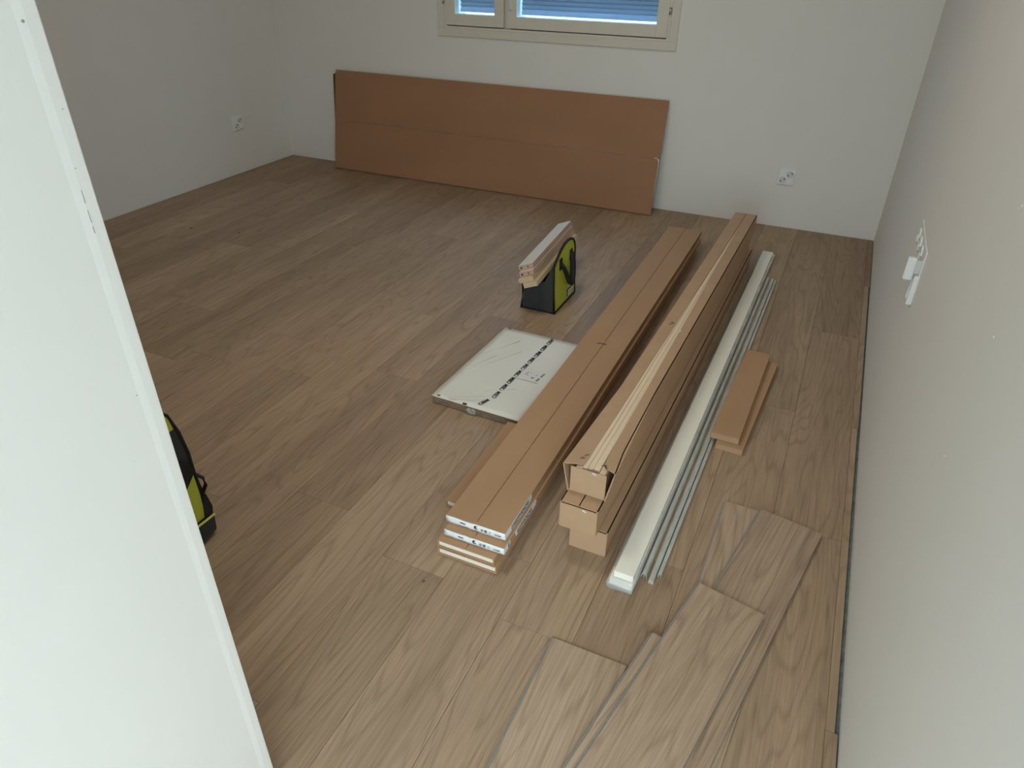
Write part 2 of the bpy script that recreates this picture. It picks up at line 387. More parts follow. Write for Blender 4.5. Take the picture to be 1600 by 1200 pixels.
box('rosette', -1.842, -1.818, YB-.014, YB-.008, .975, 1.045, M_TRIM, hd, bevel=.003)
prism('lever', [(-1.838, YB-.030, .985), (-1.822, YB-.030, .985), (-1.820, YB-.030, 1.12), (-1.840, YB-.030, 1.12)], (0, .012, 0), M_TRIM, hd, bevel=.002)
for hx in (-0.943, -2.254):
    for hz in (1.012, 1.95):
        tube('hinge', [(hx, YB-.014, hz-.016), (hx, YB-.014, hz+.016)], .006, M_METAL2, w1, 10)

# ------------------------------------------------------------------ ceiling lamp of the room
lamp = thing('ceiling_lamp', 'round white flush ceiling lamp in the middle of the room', 'lamp', (-1.15, 1.70, ZC))
disc('lamp_base', (0, 0, -0.03), (0, 0, 1), 0.24, 0.03, M_PLASTIC, lamp, 32)
md, nt_, b_ = new_mat('lamp_diffuser')
b_.inputs['Base Color'].default_value = (.9, .9, .88, 1)
b_.inputs['Emission Color'].default_value = (1, .955, .87, 1); b_.inputs['Emission Strength'].default_value = 1.0
nzl = N(nt_, 'ShaderNodeTexNoise'); nzl.inputs['Scale'].default_value = 5
disc('lamp_diffuser', (0, 0, -0.055), (0, 0, 1), 0.22, 0.025, md, lamp, 32)
ld = bpy.data.lights.new('lamp_light', 'AREA'); ld.shape = 'DISK'; ld.size = 0.44; ld.energy = LAMP_W; ld.color = (1, .945, .82)
lo = bpy.data.objects.new('lamp_light', ld); C.objects.link(lo); lo.location = (0, 0, -0.058); lo.parent = lamp

# ------------------------------------------------------------------ leaning flat cardboard packages
def leaning(label, x0, x1, ybot, tilt, hgt, t, notch):
    o = thing('flat_package', label, 'box', (x0, ybot, 0), 0, 'flat packages leaning on the far wall'); o.rotation_euler = (-tilt, 0, 0)
    w = x1-x0; half = hgt*0.508
    box('core', .004, w-.003, .007, t-.002, .008, hgt-.004, M_CREAM, o)
    prism('lower_flap', [(0, 0, .007), (w, 0, .007), (w-.002 if notch else w, 0, half-.02), (w-.012 if notch else w, 0, half-.0012), (0, 0, half-.0004)], (0, .0022, 0), M_CARDP, o)
    prism('upper_flap', [(0, 0, half+.0004), (w-.002, 0, half+.0004), (w+.004 if notch else w, 0, half+.03), (w+.002, 0, hgt), (0, 0, hgt)], (0, .0022, 0), M_CARDP, o)
    box('back_panel', 0, w, t-.002, t, .002, hgt, M_CARDP, o)
    box('edge_panel', 0, w, .0022, t-.002, hgt-.002, hgt, M_CARDP, o)
    box('edge_panel', 0, w, .0070, t-.002, 0.0, .002, M_CARDI, o)
    box('edge_panel', -.001, .001, .0022, t-.002, .002, hgt-.002, M_CARDI, o)
    if not notch:
        prism('shaded_bent_edge', [(.001, .004, hgt-.004), (-.020, .004, hgt-.012), (-.001, .004, hgt*.45)], (0, .004, 0), M_MARK, o)  # shade behind the front package is put into this edge's dark colour
    if notch:
        box('torn_edge', w-.003, w-.001, .001, t-.002, .10, half-.01, M_CREAM, o)
        box('torn_edge', w-.003, w-.0005, .001, t-.002, half+.015, half+.09, M_CREAM, o)
        prism('torn_paper', [(w-.03, -.0005, half+.002), (w-.012, -.0005, half-.002), (w-.016, -.0005, half+.006)], (0, -.0015, 0), M_CREAM, o)
    return o
TILT = 0.198
leaning('long brown cardboard package leaning in front on the far wall, below window', -3.046, -0.892, 3.8265, TILT, 0.606, 0.0165, True)
leaning('hidden cardboard package leaning behind the front one, its left edge coloured dark as shade', -3.064, -0.902, 3.8265+.0185, 0.198, 0.588, 0.0145, False)

# ------------------------------------------------------------------ stack of flat cardboard boxes
def flat_box(label, loc, rotz, w, l, t, labelled, seam=.5, marks=0, code_from=None):
    o = thing('flat_box', label, 'box', loc, rotz, 'flat cardboard boxes in the low stack')
    c = .0018; s = w*seam
    if not labelled: c = .0030
    box('core', c+.0005, w-c-.0005, .013, l-.004, c, t-c-.007, M_CARDI, o)
    box('core_end', c+.0005, w-c-.0005, .004 if not labelled else .003, .0128, c, t-c-.0003, M_CREAM, o)
    bm = bmesh.new()
    add_box(bm, 0, w, 0, l, 0, c); add_box(bm, 0, c, 0, l, c, t-c); add_box(bm, w-c, w, 0, l, c, t-c)
    bm_obj('sleeve', bm, M_CARD, o)
    for k, (a, b_) in enumerate(((0, s-.0007), (s+.0007, w))):
        box('top_flap', a, b_, 0, l, t-c, t, M_CARD, o, bevel=.0004)
    if labelled:
        # crumpled white film label wrapped over the near end and on along the right side
        lb = bpy.data.objects.new('end_label', None); C.objects.link(lb); lb.parent = o
        rnd = random.Random(marks)
        n = 14; vs_, fs = [], []
        for i in range(n+1):
            x = -.0005 + (w+.0008)*i/n; wob = rnd.uniform(-.0012, .0012) if i < n*.55 else rnd.uniform(-.0003, .0003)
            top = t-.0006 + (rnd.uniform(-.0018, .0) if i < n*.5 else 0); bot = -.0004+rnd.uniform(-.0006, .0018)
            for (yy, zz) in ((-.0008+wob*.3, top), (-.0016+wob, (top*2+bot)/3), (-.0014-wob, (top+2*bot)/3), (-.0010, bot)): vs_.append((x, yy, zz))
        for i in range(n):
            for j in range(3): fs.append((i*4+j, i*4+4+j, i*4+5+j, i*4+1+j))
        bm = bmesh.new(); V_ = [bm.verts.new(v) for v in vs_]
        for f in fs: bm.faces.new([V_[i] for i in f])
        bmesh.ops.recalc_face_normals(bm, faces=bm.faces); bmesh.ops.solidify(bm, geom=list(bm.faces), thickness=.0005)
        bm_obj('label_film', bm, M_LABEL, lb, smooth=True)
        s0 = 0.0 if marks == 1 else 0.0
        e0 = .165 if marks == 1 else .036
        prism('side_label', [(w+.0001, 0, .0004), (w+.0001, e0-.006, .0004), (w+.0001, e0, t*.45), (w+.0001, e0-.002, t-.0008), (w+.0001, 0, t-.0006)], (.0006, 0, 0), M_LABEL, lb)
        if marks == 2:
            prism('side_label', [(w+.0001, .07, .001), (w+.0001, .195, .001), (w+.0001, .201, t*.5), (w+.0001, .199, t-.001), (w+.0001, .062, t-.001), (w+.0001, .066, t*.5)], (.0006, 0, 0), M_LABEL, lb)
        # print on the side
        Rside = Matrix(((0, 0, 1, w+.0008), (1, 0, 0, 0), (0, 1, 0, 0), (0, 0, 0, 1)))
        if marks == 1:
            text('printed_code', 'E10223P1KNOW', .0205, M_DARK, lb, Matrix.Translation((0, .036, t*.48)) @ Rside, sx=.72)
        else:
            text('printed_code', '0223P1KNOW', .0205, M_DARK, lb, Matrix.Translation((0, .076, t*.48)) @ Rside, sx=.72)
            text('printed_code', 'E', .0205, M_DARK, lb, Matrix.Translation((0, .022, t*.48)) @ Rside, sx=.8)
        # print on the end: wordmark, round emblem, three pictograms, small print
        R_end = Matrix(((1, 0, 0, 0), (0, 0, -1, -.0026), (0, 1, 0, 0), (0, 0, 0, 1)))
        P_ = lambda x, z: Matrix.Translation((x, 0, z)) @ R_end
        prism('wordmark', [(.040, -.0027, t*.50), (.0545, -.0027, t*.46), (.0545, -.0027, t*.58), (.040, -.0027, t*.62)], (0, .0004, 0), M_DARK, lb)
        bm = bmesh.new(); rr = .0055; cx, cz = w*.515, t*.56
        pts = [(cx+rr*math.cos(a), -.0027, cz+rr*math.sin(a)) for a in [math.radians(d) for d in range(60, 331, 30)]]
        pts += [(cx+.002+rr*.55*math.cos(a), -.0027, cz+rr*.55*math.sin(a)) for a in [math.radians(d) for d in range(320, 69, -50)]]
        add_prism(bm, pts, (0, .0004, 0)); bm_obj('emblem', bm, M_DARK, lb)
        cx = w*.62; tube('pictogram', [(cx+.0028*math.cos(a), -.0026, t*.47+.0028*math.sin(a)) for a in [i*math.pi/4 for i in range(8)]], .0007, M_DARK, lb, 5, closed=True)
        bm = bmesh.new(); cx = w*.68
        for a in ((-.0035, .0035, .0025, .0035), (-.0035, .0035, -.0035, -.0025), (-.0035, -.0025, -.0025, .0025), (.0022, .0035, -.0025, .0025), (-.001, .001, -.0015, .0015)):
            add_box(bm, cx+a[0], cx+a[1], -.0028, -.0022, t*.47+a[2], t*.47+a[3])
        bm_obj('pictogram', bm, M_DARK, lb)
        cx = w*.75; tube('pictogram', [(cx+.003*math.cos(a), -.0026, t*.47+.003*math.sin(a)) for a in [i*math.pi/3 for i in range(6)]], .0004, M_GREYP, lb, 5, closed=True)
        for i in range(6):
            box('small_print', w*.83+i*.0030, w*.83+i*.0030+.0021, -.0027, -.0022, t*.36, t*.36+.0034, M_GREYP if i < 3 else M_DARK, lb)
    return o
FT = .022; YAWF = .0052
b4 = flat_box('bottom brown flat box of the low stack, pale end board showing', (-.6885, 1.0805, 0), YAWF, .163, 2.30, FT, False)
b3 = flat_box('third flat brown box from the top of the low stack, cream end', (-.690, 1.0835, FT+.0005), YAWF, .157, 2.30, FT-.0005, False)
b5 = flat_box('flat brown box set back at the left side of the low stack', (-.756, 1.2435, 0), YAWF, .0520, .405, FT, False, seam=.985)
b2 = flat_box('second flat box from the top of the low stack, white printed end label', (-.6815, 1.1065, 2*FT+.001), YAWF, .165, 2.31, FT-.001, True, marks=2)
b1 = flat_box('topmost flat cardboard box of the low stack with white printed end label', (-.6885, 1.1315, 3*FT+.001), YAWF*1, .163, 2.335, FT, True, marks=1)
tube('pen_mark', [(.060, 1.005, FT+.0003), (.070, 1.013, FT+.0006), (.076, 1.009, FT+.0004), (.092, 1.012, FT+.0005)], .0016, M_DARK, b1, 5)

# ------------------------------------------------------------------ three long cardboard cartons
def carton(label, loc, rotz, w, l, h, openw=0.0, flare=0.0):
    o = thing('long_carton', label, 'box', loc, rotz, 'long cardboard cartons stacked in the middle')
    c = .003
    box('bottom_panel', 0, w, .0, l, 0, c, M_CARDL, o)
    fl = .10   # length over which the open near end flares
    for sgn, x in ((-1, 0), (1, w)):
        bm = bmesh.new()
        xi = x - sgn*c
        pts = []
        for (yy, f) in ((-.004 if flare else 0, flare), (fl, flare*.35), (fl*4, 0), (l, 0)):
            pts.append((yy, f))
        vr = []
        for (yy, f) in pts:
            vr.append([bm.verts.new(p) for p in ((x, yy, c*.2), (x+sgn*f, yy, h), (xi+sgn*f, yy, h), (xi, yy, c*.2))])
        for a, b_ in zip(vr[:-1], vr[1:]):
            for k in range(4): bm.faces.new((a[k], a[(k+1) % 4], b_[(k+1) % 4], b_[k]))
        bm.faces.new(vr[0]); bm.faces.new(vr[-1][::-1])
        bm_obj('side_panel', bm, M_CARDL, o)
    mid = w*.5; g0 = max(openw, .0012)
    for sgn in (-1, 1):
        xo = 0 if sgn < 0 else w
        xin0 = (mid-g0*.42 if sgn < 0 else mid+g0*.58); xin1 = mid+sgn*.0007
        xoN = xo + sgn*flare
        ys = .006 if openw else .003
        pts = [(xoN, ys - (.006 if flare else 0), h), (xin0 - (sgn*.002), ys+(.012 if openw else 0), h - (.002 if openw else 0)), (xin1, l, h), (xo, l, h), (xo, fl*4, h)]
        if sgn > 0 and openw: pts = [(xoN, ys+.006, h), (xin0+.006, ys+.020, h), (xin0, ys+.05, h), (xin1, l, h), (xo, l, h), (xo, fl*4, h)]
        prism('top_flap', pts, (0, 0, -.0026), M_CARDL, o)
    # near end panel
    e0, e1 = (.004, w-.004) if openw else (.001, w-.001)
    prism('end_panel', [(e0, 0, .001), (e1, 0, .001), (e1+.0005, -.002, h-.003), (e0, -.002, h-.003)], (0, .003, 0), M_CARDL, o, bevel=.0006)
    box('end_panel', 0, w, l-.003, l, c, h-.003, M_CARDL, o)
    prism('torn_paper', [(mid+.010, -.0028, h-.006), (mid+.020, -.0028, h-.009), (mid+.021, -.0028, h-.007), (mid+.012, -.0028, h-.003)], (0, -.001, 0), M_CREAM, o)
    return o
CH = .08
c3 = carton('bottom long cardboard carton of the three, resting on the floor', (-.4000, 1.2500, 0), -.014, .0975, 2.09, CH)
c2 = carton('middle long carton of the three, its end sticking out to the left', (-.4225, 1.2260, CH+.0005), -.018, .0965, 2.09, CH-.0005)
c1 = carton('topmost long carton with its torn top slit open over pale wood strips', (-.4205, 1.2735, 2*CH+.0005), -.0185, .0985, 2.09, CH-.0005, openw=.044, flare=.016)
zt = CH-.0045
for i, (xa, xb, dz) in enumerate(((.014, .030, -.004), (.031, .043, 0), (.0436, .0555, -.0012), (.0562, .072, -.0006), (.073, .088, -.005))):
    box('wood_strip', xa, xb, .006+.003*i % .01, 2.07, zt-.012+dz, zt+dz, M_PINEL, c1, bevel=.0008)
box('wood_filler', .008, .09, .01, 2.06, .004, zt-.0175, M_CARDI, c1)
for (xx, yy, r_) in ((.020, .035, .5), (.026, .050, .8), (.078, .030, .4), (.083, .026, -.5), (.026, .83, .7), (.066, .80, -.3), (.030, .845, -.4), (.063, .785, .6)):
    dx, dy = .007*math.cos(r_), .007*math.sin(r_)
    prism('torn_paper', [(xx-dx, yy-dy, CH-.0004), (xx+dx*.2+.0012, yy+dy-.002, CH-.0004), (xx+dx, yy+dy, CH-.0004), (xx-.0006, yy+.003, CH-.0004)], (0, 0, .0012), M_MARK if yy < .2 or xx < .05 else M_CREAM, c1)

# ------------------------------------------------------------------ white planks and grey profiles
wp = thing('white_plank', 'long white lacquered plank lying on the film wrapped one', 'plank', (-.2596, 1.1785, .0215), -.0119)
box('board', 0, .0480, 0, 2.285, 0, .0185, M_WHITE, wp, bevel=.0008)
wq = thing('wrapped_plank', 'lower white plank in crinkled clear film lying on the floor', 'plank', (-.2705, 1.166, 0), -.0135)
box('board', .003, .0605, .004, 2.325, .0012, .0195, M_WHITE, wq, bevel=.001)
rnd = random.Random(3); bm = bmesh.new(); n = 40; m_ = 12; rings = []
for i in range(n+1):
    yy = -.010 + 2.345*i/n if i else -.008
    s = .93 if i in (0, n) else 1
    ring = []
    for k in range(m_):
        a = 2*math.pi*k/m_
        ex = .0335*s*math.copysign(min(1, abs(math.cos(a))*1.25), math.cos(a)); ez = .0103*s*math.copysign(min(1, abs(math.sin(a))*1.5), math.sin(a))
        ring.append(bm.verts.new((.0315+ex+rnd.uniform(-.001, .001), yy+rnd.uniform(-.002, .002), max(.0002, .0104+ez+rnd.uniform(-.0006, .0004)))))
    rings.append(ring)
for a, b_ in zip(rings[:-1], rings[1:]):
    for k in range(m_): bm.faces.new((a[k], a[(k+1) % m_], b_[(k+1) % m_], b_[k]))
bm.faces.new(rings[0][::-1]); bm.faces.new(rings[-1])
bm_obj('film_sleeve', bm, M_FILM, wq, smooth=True)
def profile(label, loc, rotz, pts, l, fins=()):
    o = thing('metal_profile', label, 'metal profile', loc, rotz, 'thin grey profiles beside the white planks')
    bm = bmesh.new(); add_prism(bm, [(x, 0, z) for x, z in pts], (0, l, 0)); bm_obj('rail', bm, M_METAL, o)
    for f in fins:
        bm = bmesh.new(); add_prism(bm, [(x, .002, z) for x, z in f], (0, l-.004, 0)); bm_obj('lip', bm, M_METAL, o)
    return o
arc = [(.0075-.0075*math.cos(a), .002+.0115*math.sin(a)) for a in [i*math.pi/8 for i in range(9)]]
arci = [(.0075-.0055*math.cos(a), .002+.0093*math.sin(a)) for a in [i*math.pi/8 for i in range(9)]]
profile('rounded grey profile lying right beside the white planks', (-.2035, 1.2250, 0), -.0140, [(0, 0)]+arc[:]+[(.015, 0), (.013, 0)]+arci[::-1]+[(.002, 0)], 1.985, fins=[[(.006, .0002), (.009, .0002), (.009, .0065), (.006, .0065)]])
profile('middle grey profile of three, flat topped, sticking out nearest', (-.1815, 1.2130, 0), -.0140, [(0, .0), (.0125, .0), (.0125, .010), (.011, .0115), (.0015, .0115), (0, .010)], 1.990)
profile('outermost grey profile of three, with a thin finned edge', (-.1665, 1.2400, 0), -.0140, [(0, .008), (.0015, .0115), (.0095, .0115), (.0095, 0), (.0078, 0), (.0078, .0095), (.003, .0095), (.003, .0035), (.0055, .0035), (.0055, .0018), (.0012, .0018), (.0012, .008)], 1.950, fins=[[(.0012, .0002), (.0055, .0002), (.0055, .0010), (.0012, .0010)]])

# ------------------------------------------------------------------ two short cardboard boxes
def short_box(label, loc, rotz, w, l, t):
    o = thing('short_box', label, 'box', loc, rotz, 'short cardboard boxes beside the profiles')
    bm = bmesh.new(); add_box(bm, 0, w, .002, l, 0, t-.0025, .0006); bm_obj('sleeve', bm, M_CARD, o)
    box('lid', -.0004, w+.0004, .0014, l+.0004, t-.0022, t, M_CARD, o, bevel=.0004)
    box('end_flap', .0008, w-.0008, 0, .0018, .0006, t-.0030, M_CARDL, o, bevel=.0003)
    return o
short_box('lower short brown cardboard box lying on the floor', (-.1405, 1.8215, 0), -.0530, .0815, .585, .0215)
short_box('upper short brown cardboard box lying on the other one', (-.1605, 1.8400, .0220), -.0270, .0835, .575, .0225)

# ------------------------------------------------------------------ wrapped white slab
sl = thing('wrapped_slab', 'white film wrapped slab with brown edge and black print on floor', 'slab', (-1.0465, 1.6655, 0), -.031)
SW, SL_, ST = .328, .543, .0305
box('core', .002, SW-.002, .002, SL_-.002, .0008, ST-.0022, M_WOOL, sl, bevel=.001)
rnd = random.Random(5); bm = bmesh.new(); nx, ny = 14, 22; gv = []
for i in range(nx+1):
    row = []
    for j in range(ny+1):
        x, y = SW*i/nx, SL_*j/ny
        zz = ST + .0005*math.sin(13*x+31*y+2*math.sin(9*x)) + rnd.uniform(-.0003, .0003)
        if j == 0: zz -= .0016
        row.append(bm.verts.new((x, y, zz)))
    gv.append(row)
for i in range(nx):
    for j in range(ny): bm.faces.new((gv[i][j], gv[i+1][j], gv[i+1][j+1], gv[i][j+1]))
bmesh.ops.recalc_face_normals(bm, faces=bm.faces); bmesh.ops.solidify(bm, geom=list(bm.faces), thickness=.0012)
bm_obj('top_film', bm, M_SLABF, sl, smooth=True)
# film folds near the close edge
for (x0, y0, x1, y1) in ((.055, .012, .165, .075), (.062, .005, .175, .055), (.070, .003, .150, .034), (.03, .19, .14, .40), (.01, .30, .10, .47), (.012, .20, .07, .33), (.145, .10, .235, .16)):
    tube('film_crease', [(x0, y0, ST+.0006), ((x0+x1)/2+.004, (y0+y1)/2, ST+.0012), (x1, y1, ST+.0006)], .0007, M_SLABF, sl, 6)
# printed line of words along the slab
yy = .075; xx0 = .155
for i in range(9):
    w_ = text('printed_word', 'CIBM', .0215, M_DARK, sl, Matrix.Translation((.1910+.0016*i, .076+.0515*i, ST+.0010)) @ Matrix.Rotation(math.radians(90-1.8), 4, 'Z'), sx=.90)
text('printed_word', 'CIBM', .0190, M_DARK, sl, Matrix.Translation((.168, .020, ST+.0011)) @ Matrix.Rotation(math.radians(70), 4, 'Z'), sx=1.0)
# paper label and its small print
pl = box('paper_label', .200, .282, .225, .300, ST+.0006, ST+.0010, M_BOARDW, sl)
box('label_edge', .200, .282, .2242, .2250, ST+.0006, ST+.0013, M_GREYP, sl)
for (x, y, w_, h_) in ((.218, .262, .010, .004), (.222, .272, .004, .008), (.228, .256, .006, .003), (.233, .276, .005, .003), (.2485, .246, .0036, .007), (.2535, .246, .0036, .007), (.255, .270, .008, .003)):
    box('small_print', x, x+w_, y, y+h_, ST+.0010, ST+.0013, M_GREYP if w_ > .0037 else M_DARK, sl)
for i in range(5): box('small_print', .270+.0006*i, .277+.0006*i, .236+.0042*i, .2385+.0042*i, ST+.0010, ST+.0013, M_DARK, sl)
for i in range(3): box('small_print', .274+.001*i, .281+.001*i, .268+.009*i, .273+.009*i, ST+.0010, ST+.0013, M_DARK, sl)
# dark tape tabs on the rim and crinkled knot of film on the near edge
for (x, y, a, b_) in ((.018, .006, .010, .006), (.118, .0005, .013, .007), (.0165, SL_-.008, .009, .005), (.195, SL_-.006, .010, .005)):
    box('tape_tab', x, x+a, y, y+b_, ST-.0012, ST+.0016, M_DARK if a > .0125 else M_WOOL, sl)
bm = bmesh.new(); bmesh.ops.create_uvsphere(bm, u_segments=14, v_segments=9, radius=1)
rnd = random.Random(9)
for v in bm.verts: v.co = Vector((v.co.x*.019+.150, v.co.y*.0050-.001, v.co.z*.0115+.0130)) * 1 + Vector((rnd.uniform(-.0025, .0025), rnd.uniform(-.002, .001), rnd.uniform(-.001, .001)))
for v in bm.verts: v.co.z = max(v.co.z, .0004)
bm_obj('film_knot', bm, M_CRINK, sl)

# ------------------------------------------------------------------ small tool bag with boards laid in it
bag = thing('tool_bag', 'small lime and grey tool bag under the wooden boards', 'bag', (-1.0, 2.56, 0), 0.0)
def P(x, y, z): return (x+1.0, y-2.56, z)
bx0, bx1, by0, by1 = -1.068, -.925, 2.452, 2.690
prof_end = [(bx0, 0), (bx1, 0), (bx1-.004, .120), (bx1-.010, .212), (-.940, .204), (-.956, .164), (-.970, .134), (-1.040, .110), (bx0+.006, .110)]
for yy in (by0, by1-.003):
    prism('end_panel', [P(x, yy, z+.001) for x, z in prof_end], (0, .003, 0), M_GREYF, bag)
box('base_panel', bx0+1.0, bx1+1.0, by0-2.56, by1-2.56, .0004, .004, M_GREYF, bag)
def lime_side(x, top, name, sgn):
    def lean(z): return x - sgn*.010*z/.21
    pts = [(by0, .002), (by1, .002)]
    if top > .15:
        pts += [(by1, .205), (by1-.006, .232), (by1-.022, .252), (by1-.050, .263), (by1-.085, .266), (by1-.125, .262), (by1-.160, .250), (by1-.200, .229), (by0+.012, .213), (by0, .203)]
    else: pts += [(by1, top), (by0, top)]
    bm = bmesh.new(); add_prism(bm, [P(lean(z), y, z) for y, z in pts], (sgn*.003, 0, 0)); bm_obj(name, bm, M_LIME, bag)
    rim = [P(lean(z)+sgn*.002, y, max(z, .004)) for y, z in pts]
    tube('piping', rim, .0060, M_BLACK, bag, 8, closed=True)
lime_side(bx1, .26, 'side_panel', 1)
lime_side(bx0, .108, 'side_panel', -1)
tube('piping', [P(bx0, by0-.001, .004), P(bx1, by0-.001, .004)], .0035, M_BLACK, bag)
# handle strap hanging on the lime side
hpts = []
for i in range(17):
    a = i/16; y = 2.522 + (2.640-2.522)*a
    s = math.sin(math.pi*a)
    hpts.append(P(bx1-.006+.020*s**.6+.004, y+.018*s, .196 - .118*s**1.15 + .010*a))
tube('handle', hpts, .0068, M_BLACK, bag, 8, rx=.0125)
for yy in (2.522, 2.640):
    box('handle_patch', bx1-.0065+1.0, bx1-.0015+1.0, yy-.012-2.56, yy+.012-2.56, .168, .218, M_BLACK, bag, bevel=.001)
pb = box('brand_patch', bx1+.0008+1.0, bx1+.0042+1.0, 2.598-2.56, 2.668-2.56, .018, .050, M_BLACK, bag, bevel=.0008)
box('patch_face', bx1+.0040+1.0, bx1+.0050+1.0, 2.603-2.56, 2.663-2.56, .022, .046, M_PLASTIC, pb)
for i in range(5): box('patch_print', bx1+.0049+1.0, bx1+.0055+1.0, 2.608+.0108*i-2.56, 2.615+.0108*i-2.56, .028, .040, M_GREYP, pb)

# boards resting in the bag (rolled about their length)
def board(label, off, w, l, t, kind, group):
    o = thing('board', label, 'board', (0, 0, 0), 0, group)
    yaw, roll = .072, .361
    L_ = Vector((-math.sin(yaw), math.cos(yaw), 0)); W0 = Vector((math.cos(yaw), math.sin(yaw), 0)); U0 = Vector((0, 0, 1))
    W_ = W0*math.cos(roll) + U0*math.sin(roll); Nn = W_.cross(L_)
    p0 = Vector((-1.072, 2.416, .200)) + W_*off[0] + L_*off[1] + Nn*(off[2]-t)
    o.matrix_world = Matrix(((W_.x, L_.x, Nn.x, p0.x), (W_.y, L_.y, Nn.y, p0.y), (W_.z, L_.z, Nn.z, p0.z), (0, 0, 0, 1)))
    if kind == 'white':
        box('board_body', 0, w, 0, l, 0, t-.0012, M_MDF, o, bevel=.0006)
        box('top_face', .0004, w-.0004, .0004, l-.0004, t-.0012, t, M_BOARDW, o, bevel=.0004)
        box('edge_face', -.0008, .0004, .0004, l-.0004, .001, t-.001, M_BOARDW, o)
        disc('dowel_hole', (w*.16, -.0004, t*.42), (0, 1, 0), 0.0040, .003, M_HOLE, o, 12)
        disc('dowel_hole', (w*.62, -.0004, t*.45), (0, 1, 0), .0030, .003, M_HOLE, o, 12)
    else:
        bm = bmesh.new(); r = t*.42
        if kind == 'round':
            pts = [(w, 0, 0), (w, 0, t)] + [(r-r*math.sin(a), 0, t-r+r*math.cos(a)) for a in [math.radians(d) for d in (0, 22, 45, 67, 90)]] + [(0, 0, r*.6), (r*.6, 0, 0)]
        else: pts = [(0, 0, 0), (w, 0, 0), (w, 0, t*.75), (w-.003, 0, t), (0, 0, t)]
        add_prism(bm, pts, (0, l, 0)); bm_obj('board_body', bm, M_PINE, o)
        box('saw_groove', w*.62, w*.65, .0005, l-.0005, t-.0005, t+.0004, M_MDF, o)
    return o
board('topmost white faced board on the tool bag, two holes in its end', (0, 0, 0), .064, .536, .0200, 'white', 'boards lying on the small bag')
board('second board on the tool bag, white edge and two end holes', (.004, -.020, -.0212), .062, .553, .0205, 'white', 'boards lying on the small bag')
board('pine board with rounded edge on the tool bag, third from top', (-.006, -.032, -.0425), .066, .574, .0210, 'round', 'boards lying on the small bag')
board('lowest pine board, lying directly on the grey tool bag', (.012, -.038, -.0642), .060, .571, .0210, 'flat', 'boards lying on the small bag')

# ------------------------------------------------------------------ larger tool bag mostly hidden by the partition
bg2 = thing('tool_bag', 'larger lime and black tool bag half hidden behind the wall edge', 'bag', (-1.45, .72, 0), 0)
def Q(x, y, z): return (x+1.45, y-.72, z)
Xs = -1.255; prof2 = [(.525, .004), (.898, .004), (.906, .03), (.902, .10), (.893, .19), (.893, .262), (.884, .33), (.868, .385), (.846, .412), (.62, .418), (.555, .40), (.525, .33)]
bm = bmesh.new(); add_prism(bm, [Q(-1.64, y, z) for y, z in prof2], (-1.64*-1+Xs, 0, 0)); 
bmesh.ops.bevel(bm, geom=list(bm.edges), offset=.004, segments=1, affect='EDGES'); bm_obj('body', bm, M_GREYF, bg2)
tube('piping', [Q(Xs, y, max(z, .005)) for y, z in prof2], .0045, M_BLACK, bg2, 8, closed=True)
tube('piping', [Q(-1.64, y, max(z, .005)) for y, z in prof2], .0045, M_BLACK, bg2, 8, closed=True)
prism('top_panel', [Q(Xs+.0004, y, z) for y, z in ((.873, .345), (.866, .384), (.846, .4095), (.62, .4150), (.558, .398), (.54, .345))], (.0016, 0, 0), M_LIME, bg2)
prism('lime_panel', [Q(Xs+.0004, y, z) for y, z in ((.56, .060), (.888, .062), (.890, .140), (.888, .198), (.85, .165), (.56, .165))], (.0020, 0, 0), M_LIME, bg2)
prism('strap_panel', [Q(Xs+.0004, y, z) for y, z in ((.54, .170), (.852, .170), (.890, .206), (.885, .236), (.866, .256), (.54, .250))], (.0060, 0, 0), M_BLACK, bg2)
tube('side_loop', [Q(Xs+.004, .893, .196), Q(Xs+.010, .905, .180), Q(Xs+.010, .908, .155), Q(Xs+.005, .897, .135)], .004, M_BLACK, bg2, 8, rx=.008)
pouch = prism('pouch', [Q(Xs+.003, y, z) for y, z in ((.56, .006), (.862, .004), (.902, .012), (.906, .06), (.56, .066))], (.012, 0, 0), M_GREYF, bg2, bevel=.003)
prism('pouch_net', [Q(Xs+.002, y, z) for y, z in ((.884, .06), (.907, .06), (.911, .082), (.903, .126), (.893, .126))], (.006, 0, 0), M_BLACK, bg2)
tube('pouch_band', [Q(Xs+.0165, .56, .070), Q(Xs+.0165, .80, .068), Q(Xs+.0160, .872, .063), Q(Xs+.0140, .906, .060)], .0030, M_YEL, bg2, 8)
hp = [Q(Xs-.19+.09*math.cos(a), .70, .415+.10*math.sin(a)) for a in [i*math.pi/10 for i in range(11)]]
tube('handle', hp, .007, M_BLACK, bg2, 8, rx=.014)

# ------------------------------------------------------------------ loose floor planks
def loose(label, corner, yaw, w, l, z, t=.0056):
    """corner = far left corner; plank runs back towards the camera"""
    o = thing('loose_plank', label, 'plank', (corner[0], corner[1], z), -yaw, 'loose oak planks near the camera')
    box('decor_face', .0004, w-.0004, -l+.0004, -.0004, t-.0010, t, M_OAKL, o, bevel=.0003)
    box('plank_core', .0000, w, -l, 0, 0, t-.0010, M_CORE, o)
    bm = bmesh.new(); add_box(bm, -.004, .0002, -l+.002, -.002, .0006, t-.0024); bm_obj('click_tongue', bm, M_CORE, o)
    return o
loose('loose oak plank lying straight, leftmost of the loose planks', (-.3300, .9655, .0002), 0.0, .1710, .82, .0002)
loose('short straight loose plank under the others, nearest the grey profiles', (-.0660, 1.5850, .0002), .012, .1500, .590, .0002)
loose('loose plank slipped under the others near the wall, thin edge showing', (-.0720, .985, .0002), .10, .1500, .60, .0002)
loose('wide slanting loose oak plank nearest the right wall', (.0300, 1.5880, .006), .190, .1600, 1.0, .006)
